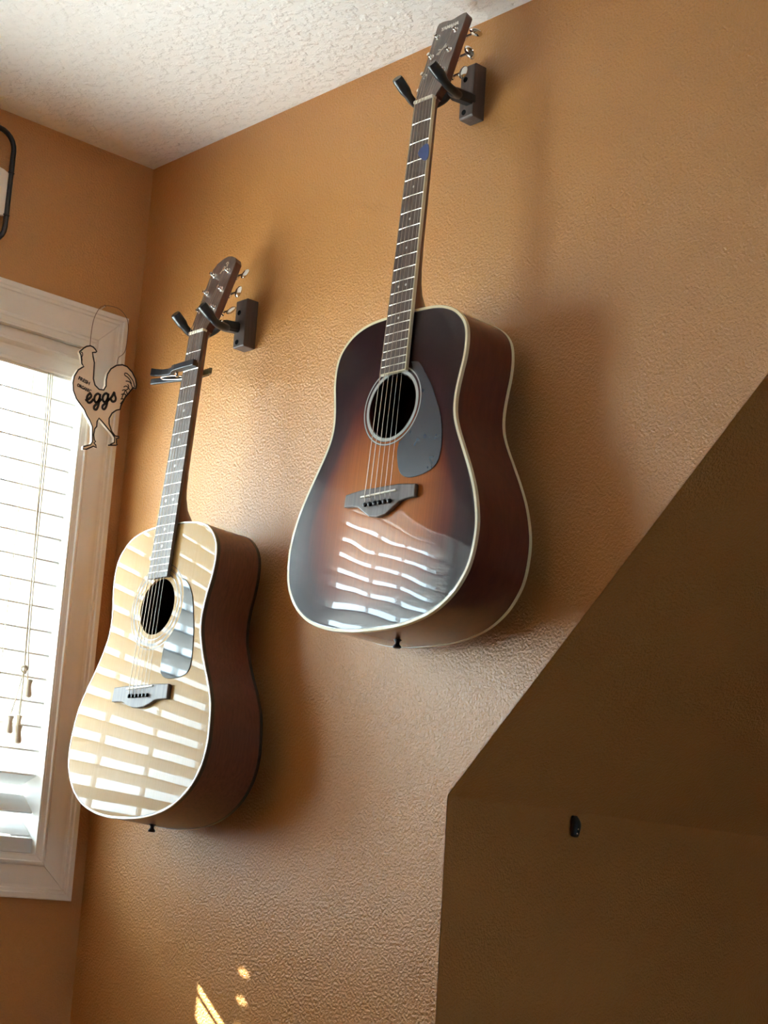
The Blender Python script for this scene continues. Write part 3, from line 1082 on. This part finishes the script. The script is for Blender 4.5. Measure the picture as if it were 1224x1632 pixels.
bar([(-.030, 0, .0125), (0, 0, .0130), (.029, 0, .0122)], .0058, .0046, 'top_bar', m_black)
bar([(-.027, .0012, .0055), (.027, .0012, .0055)], .0042, .0026, 'string_pad', m_rubber)
bar([(-.029, -.001, .0125), (-.040, -.001, .010), (-.050, -.001, .004), (-.064, -.002, .0015), (-.082, -.003, .004), (-.096, -.004, .010), (-.102, -.004, .017)], [.0060, .0066, .0066, .0062, .0062, .0066, .0066], [.004, .004, .004, .0036, .0036, .004, .0044], 'upper_lever', m_black)
bar([(.018, .004, -.0270), (-.010, .004, -.0285), (-.040, .004, -.0260), (-.075, .003, -.0180), (-.118, .001, -.0120), (-.138, .0, -.0100)], .0055, .0026, 'lower_lever', m_black)
bar([(.004, .004, -.0245), (.026, .004, -.0245), (.031, .004, -.0215)], .0055, .0030, 'neck_pad', m_brass)
sp = catmull([(-.040, .004, .003), (-.048, .005, -.006), (-.040, .006, -.012), (-.046, .007, -.018), (-.070, .006, -.013), (-.092, .004, -.007), (-.094, .002, -.002), (-.075, .001, -.004), (-.052, .003, -.010)], 5)
mk('spring', *tube([CP(*p) for p in sp], .0011, 6), m_chrome, capo, smooth=True)
mk('pivot_pin', *tube([CP(-.046, -.006, -.004), CP(-.046, .0085, -.004)], .0030, 10), m_chrome, capo, smooth=True, angle=50)


# ================================================================ WALL HANGERS
def hanger(label, bx0, bx1, bz0, bz1, cx, piv, tips, cut):
    """bx, bz: block extents on the wall; piv: end of the arm (y, z); tips: prong shape relative to the pivot"""
    org = Vector((cx, 0, (bz0 + bz1) / 2))
    root = empty('guitar_hanger', V3(org), label, 'guitar hanger', 'wooden guitar hangers')
    rel = lambda p: tuple(Vector(p) - org)
    D = .028
    c = cut
    # block with clipped top and bottom faces
    prof = [(-.0005, bz1), (-D + c, bz1), (-D, bz1 - c), (-D, bz0 + c), (-D + c, bz0), (-.0005, bz0)]
    v, f = extrude_poly(prof, lambda p: rel((bx0, p[0], p[1])), lambda p: rel((bx1, p[0], p[1])))
    blk = mk('wood_block', v, f, m_walnut, root)
    bevel(blk, .0012, 2)
    mxx = bx0 + (bx1 - bx0) * .36
    for zz in (bz1 - (bz1 - bz0) * .27, bz0 + (bz1 - bz0) * .115):  # black discs on the block face, coloured like the shade in screw holes
        mk('hole_shade_disc', *lathe([(.0036, 0), (.0048, .0003), (.0047, .0007), (.0034, .0007), (.0030, .0002)], rel((mxx, -D, zz)), (0, -1, 0), 16), m_hole_shade, root, smooth=True, angle=40)
    py, pz = piv
    # arm
    am = pz - (-.0)
    a0, a1 = Vector((cx, -D + .004, pz + .004)), Vector((cx, py, pz))
    t = (a1 - a0).normalized()
    s = Vector((1, 0, 0))
    nn = t.cross(s)
    v = []
    for p_, k in ((a0, 1.0), (a0 + (a1 - a0) * .8, 1.0), (a1, .85)):
        for a, b in ((-1, -.6), (-.6, -1), (.6, -1), (1, -.6), (1, .6), (.6, 1), (-.6, 1), (-1, .6)):
            v.append(rel(p_ + s * (.0100 * a * k) + nn * (.0098 * b * k)))
    f = []
    for i in range(2):
        for k in range(8):
            f.append((i * 8 + k, i * 8 + (k + 1) % 8, i * 8 + 8 + (k + 1) % 8, i * 8 + 8 + k))
    f += [tuple(range(7, -1, -1)), tuple(range(16, 24))]
    arm = mk('arm', v, f, m_metalblk, root)
    mk('arm_bolt', *lathe([(.0052, 0), (.0056, .001), (.0056, .004), (.0046, .005)], rel(a1 + nn * .004 + t * .001), (0, -.25, 1), 14), m_chrome, root, smooth=True, angle=40)
    # yoke: one curved bar, two rubber-sleeved prongs
    for sgn in (-1, 1):
        path = [(cx, py - .002, pz)] + [(cx + sgn * a, py + b, pz + c_) for a, b, c_ in tips]
        pth = catmull(path, 5)
        kk = len(pth)
        split = int(kk * .55)
        mk('yoke', *tube([rel(p) for p in pth[:split + 2]], .0070, 10), m_metalblk, root, smooth=True, angle=60)
        sl = pth[split:]
        m_ = len(sl)
        rr = []
        for i in range(m_):
            q_ = i / (m_ - 1)
            rr.append(.0070 + .0024 * min(1, max(0, (q_ - .45) / .15)))
        rr[-1] = .0085
        mk('rubber_sleeve', *tube([rel(p) for p in sl], rr, 12), m_rubber, root, smooth=True, angle=60)
    return root


hanger('dark wooden wall hanger holding up the sunburst guitar', .9180, .9490, -.1830, -.0880, .9405, (-.0700, -.1560),
       [(.016, -.003, -.010), (.031, -.014, -.019), (.0400, -.032, -.0225), (.0410, -.046, -.0200), (.0405, -.064, -.0085), (.0395, -.084, .0050)], .003)
hanger('dark wooden wall hanger holding up the blonde guitar', .3570, .3880, -.4640, -.3720, .3640, (-.0620, -.4290),
       [(.016, -.003, -.008), (.031, -.013, -.016), (.0400, -.030, -.0190), (.0410, -.043, -.0165), (.0405, -.059, -.0055), (.0395, -.077, .0075)], .002)


# ================================================================ ROOSTER SIGN
RO = [(-0.1508, -0.437), (-0.1464, -0.4323), (-0.1424, -0.4276), (-0.1361, -0.4225), (-0.1273, -0.419), (-0.1203, -0.4198), (-0.1141, -0.4236), (-0.1106, -0.4277), (-0.1132, -0.4312), (-0.1199, -0.4327), (-0.1174, -0.4401), (-0.1131, -0.4511), (-0.1124, -0.4671), (-0.1117, -0.483), (-0.1069, -0.4939), (-0.0971, -0.4995), (-0.0879, -0.4982), (-0.0842, -0.4901), (-0.0852, -0.4782), (-0.0836, -0.4656), (-0.0769, -0.4527), (-0.0641, -0.4418), (-0.0505, -0.4371), (-0.0385, -0.4381), (-0.0257, -0.446), (-0.016, -0.4579), (-0.012, -0.4696), (-0.0131, -0.4791), (-0.0196, -0.4787), (-0.0247, -0.4862), (-0.0301, -0.4947), (-0.0354, -0.5022), (-0.0391, -0.5112), (-0.0432, -0.5204), (-0.0446, -0.5292), (-0.0535, -0.5334), (-0.062, -0.5412), (-0.0672, -0.5525), (-0.066, -0.5623), (-0.0592, -0.5748), (-0.0507, -0.5818), (-0.0414, -0.5812), (-0.0409, -0.5859), (-0.0462, -0.5882), (-0.0447, -0.5975), (-0.0426, -0.599), (-0.0467, -0.6024), (-0.0655, -0.6067), (-0.0597, -0.6006), (-0.0525, -0.5961), (-0.0529, -0.5873), (-0.0597, -0.5809), (-0.0724, -0.5719), (-0.0825, -0.5643), (-0.0913, -0.5584), (-0.0935, -0.5649), (-0.0933, -0.5748), (-0.0972, -0.5808), (-0.0981, -0.592), (-0.0957, -0.6013), (-0.0921, -0.6045), (-0.0958, -0.6078), (-0.0914, -0.6103), (-0.0895, -0.6168), (-0.0971, -0.616), (-0.112, -0.6254), (-0.1205, -0.6265), (-0.1204, -0.6194), (-0.1049, -0.612), (-0.1021, -0.6068), (-0.1055, -0.5778), (-0.1125, -0.5675), (-0.1203, -0.5594), (-0.1272, -0.5491), (-0.1348, -0.543), (-0.1474, -0.5322), (-0.1558, -0.5184), (-0.1588, -0.5032), (-0.1571, -0.4888), (-0.1498, -0.4739), (-0.1385, -0.4643), (-0.1434, -0.4611), (-0.1457, -0.4517), (-0.1477, -0.4442), (-0.1509, -0.44)]
ro_o = Vector((.030, -.085, -.62))
rooster = empty('rooster_sign', V3(ro_o), 'cream rooster shaped sign reading fresh organic eggs hung on window casing', 'sign')
rr_ = lambda p: tuple(Vector(p) - ro_o)
X0, X1 = .028, .034
mk('board', *extrude_poly(RO, lambda p: rr_((X0, p[0], p[1])), lambda p: rr_((X1, p[0], p[1]))), m_sign, rooster)


def ribbon(pts, w, x, closed=False):
    n = len(pts)
    v, f = [], []
    for i, p in enumerate(pts):
        a = Vector(pts[i - 1] if closed or i > 0 else pts[0])
        b = Vector(pts[(i + 1) % n] if closed or i < n - 1 else pts[-1])
        t = (b - a)
        t = t.normalized() if t.length > 1e-9 else Vector((1, 0))
        nn = Vector((-t.y, t.x))
        ww = w[i] if isinstance(w, list) else w
        c = Vector(p)
        for s in (-1, 1):
            q_ = c + nn * ww * s
            v.append(rr_((x, q_.x, q_.y)))
            v.append(rr_((x + .0004, q_.x, q_.y)))
    rng = n if closed else n - 1
    for i in range(rng):
        j = (i + 1) % n
        a, b = i * 4, j * 4
        f += [(a + 1, b + 1, b + 3, a + 3), (a, a + 1, b + 1, b)[::-1], (a + 2, a + 3, b + 3, b + 2)]
    return v, f


# painted outline just inside the cut edge
ins = []
nR = len(RO)
for i in range(nR):
    a, b = Vector(RO[i - 1]), Vector(RO[(i + 1) % nR])
    t = (b - a).normalized()
    ins.append(tuple(Vector(RO[i]) + Vector((t.y, -t.x)) * .0014))
mk('painted_outline', *ribbon(ins, .0014, X1, True), m_ink, rooster)
tails = [[(-.0436, -.4537), (-.0380, -.4532), (-.0313, -.4567), (-.0221, -.4645), (-.0173, -.4756)], [(-.0436, -.4545), (-.042, -.458), (-.036, -.460), (-.030, -.464), (-.025, -.471)],
         [(-.0394, -.469), (-.0330, -.4680), (-.0274, -.470), (-.0217, -.4788)], [(-.0427, -.4821), (-.0370, -.4785), (-.0309, -.4811), (-.0282, -.4845)],
         [(-.0455, -.490), (-.040, -.487), (-.0345, -.490), (-.0330, -.494)], [(-.0465, -.4985), (-.041, -.4955), (-.0354, -.4965), (-.037, -.501)], [(-.0468, -.5076), (-.0399, -.5059), (-.042, -.511), (-.0468, -.5177)],
         [(-.034, -.474), (-.031, -.478), (-.033, -.484), (-.038, -.488), (-.040, -.494), (-.043, -.500), (-.044, -.506)]]
mk('tail_feather_print', *join(*[ribbon(catmull(t, 4), .0010, X1) for t in tails]), m_ink, rooster)
mk('beak_print', *ribbon(catmull([(-.1475, -.4385), (-.1440, -.4385), (-.1425, -.4430), (-.1438, -.4480), (-.1425, -.4530), (-.1432, -.4590), (-.1400, -.4630)], 4), .0009, X1), m_ink, rooster)
# lettering: small capitals and a brush-script word
for txt, a, b, sz in (('FRESH', (-.1461, -.4895), (-.1203, -.4949), .0096), ('ORGANIC', (-.1478, -.5039), (-.1152, -.5096), .0092)):
    me = text_mesh(txt, sz, .0002, offset=.0003)
    xs_ = [vv.co.x for vv in me.vertices]
    wd = max(xs_) - min(xs_)
    A_, B_ = Vector(a), Vector(b)
    k = (B_ - A_).length / wd
    t = (B_ - A_).normalized()
    nn = Vector((-t.y, t.x))
    c = (A_ + B_) / 2 + Vector((0, -.0005))
    for vv in me.vertices:
        q_ = c + t * vv.co.x * k + nn * vv.co.y
        vv.co = rr_((X1 + .0003 + vv.co.z, q_.x, q_.y))
    me.materials.clear()
    me.materials.append(m_ink)
    share('lettering', me, rooster)
# script strokes in letter units (x right, y up, x-height 1)
E_ = [(-.15, .30), (.25, .42), (.62, .70), (.60, .98), (.38, 1.02), (.12, .72), (.08, .32), (.28, .02), (.60, .08), (.92, .42)]
G_ = [(.80, .86), (.55, 1.02), (.22, .82), (.08, .42), (.20, .06), (.48, .06), (.74, .46), (.86, .98), (.74, .30), (.55, -.42), (.28, -.82), (.02, -.72), (.06, -.42), (.45, -.12), (1.02, .36)]
S_L = [(-.05, .32), (.30, .72), (.52, 1.08), (.58, .78), (.70, .45), (.62, .10), (.32, .00), (.10, .16), (.20, .30)]
word = []
for strokes, x0 in ((E_, 0), (G_, .95), (G_, 2.02), (S_L, 3.10)):
    word.append([(x + x0, y) for x, y in catmull(strokes, 5)])
EA, EB = Vector((-.1232, -.5345)), Vector((-.0577, -.5154))
t = (EB - EA).normalized()
nn = Vector((-t.y, t.x))
kx = (EB - EA).length / 3.78
parts = []
for st in word:
    pts = []
    for x, y in st:
        q_ = EA + t * (x * kx + y * kx * .12) + nn * (y * kx * .92)
        pts.append((q_.x, q_.y))
    parts.append(ribbon(pts, .0023, X1 + .0003))
mk('script_lettering', *join(*parts), m_ink, rooster)
# wire hanger and the nail it hangs on
wr = catmull([(.031, -.1260, -.4215), (.031, -.1265, -.395), (.030, -.1235, -.366), (.029, -.1150, -.343), (.0285, -.1050, -.3315), (.029, -.088, -.3270), (.030, -.068, -.3275), (.031, -.052, -.338), (.032, -.0445, -.356),
              (.032, -.0445, -.400), (.032, -.0500, -.416), (.031, -.0590, -.4255), (.031, -.0605, -.4390)], 5)
mk('hanging_wire', *tube([rr_(p) for p in wr], .0006, 6), m_wire, rooster, smooth=True)
nail = mk('picture_nail', *join(tube([V3((.012, -.1050, -.3400)), V3((.036, -.1050, -.3330))], .0011, 8), tube([V3((.0355, -.1050, -.3332)), V3((.0368, -.1050, -.3328))], .0026, 10)), m_chrome, smooth=True, angle=40)
nail['label'] = 'tiny nail in the window casing holding the rooster wire'
nail['category'] = 'nail'

# ================================================================ BLACK FRAMED PLAQUE (enters the picture at the left edge)
fr_o = Vector((.012, -.33, -.27))
frame = empty('framed_plaque', V3(fr_o), 'cream plaque in rounded black metal frame above the window', 'wall plaque')
ff = lambda p: tuple(Vector(p) - fr_o)
ry0, ry1, rz0, rz1, cr_ = -.74, -.3275, -.2700, -.0440, .036
path = []
for (cyy, czz, a0) in ((ry1 - cr_, rz1 - cr_, 0), (ry0 + cr_, rz1 - cr_, 90), (ry0 + cr_, rz0 + cr_, 180), (ry1 - cr_, rz0 + cr_, 270)):
    for k in range(7):
        a = math.radians(a0 + 15 * k)
        path.append((.012, cyy + cr_ * math.cos(a), czz + cr_ * math.sin(a)))
mk('metal_frame', *tube([ff(p) for p in path], .0052, 10, close=True), m_metalblk, frame, smooth=True)
pv = [(ry0 + .005, -.1300), (ry0 + .005, -.2140), (ry1 - .005, -.2140), (ry1 - .005, -.1270), (ry1 - .016, -.1225), (ry1 - .03, -.1205), (ry0 + .03, -.1205), (ry0 + .016, -.1235)]
o_ = mk('cream_panel', *extrude_poly(pv, lambda p: ff((.006, p[0], p[1])), lambda p: ff((.013, p[0], p[1]))), m_sign, frame)
bevel(o_, .001, 2)
mk('panel_clip', *tube([ff((.0155, ry1 - .008, -.1265)), ff((.0165, ry1 + .004, -.1265))], .0016, 8), m_metalblk, frame)
mk('panel_clip', *tube([ff((.0155, ry1 - .008, -.2120)), ff((.0165, ry1 + .004, -.2120))], .0016, 8), m_metalblk, frame)

# ================================================================ HOOK ON THE KNEE WALL
hk_o = Vector((XK, .282, -1.318))
hook = empty('wall_hook', V3(hk_o), 'small black hook on the dark knee wall under the slope', 'hook')
hh = lambda p: tuple(Vector(p) - hk_o)
o_ = mk('base_plate', *box(0.0002, .0050, -.0010, .0110, .020, .0350), m_black, hook)
bevel(o_, .0015, 2)
hp = catmull([(XK + .004, .2865, -1.2880), (XK + .009, .2845, -1.2960), (XK + .011, .2810, -1.3060), (XK + .012, .2780, -1.3160)], 5)
mk('hook_arm', *tube([hh(p) for p in hp], [.0058 + .0020 * math.sin(i / (len(hp) - 1) * 3.0) for i in range(len(hp))], 12), m_rubber, hook, smooth=True, angle=60)
for yy, zz in ((.2805, -1.3055), (.2785, -1.3125)):  # small chrome studs added as the two highlights on the black plastic
    mk('highlight_stud', *lathe([(.0016, 0), (.0016, .0006), (.0010, .0010)], hh((XK + .0185, yy - .002, zz)), (1, -.3, -.1), 10), m_chrome, hook, smooth=True)
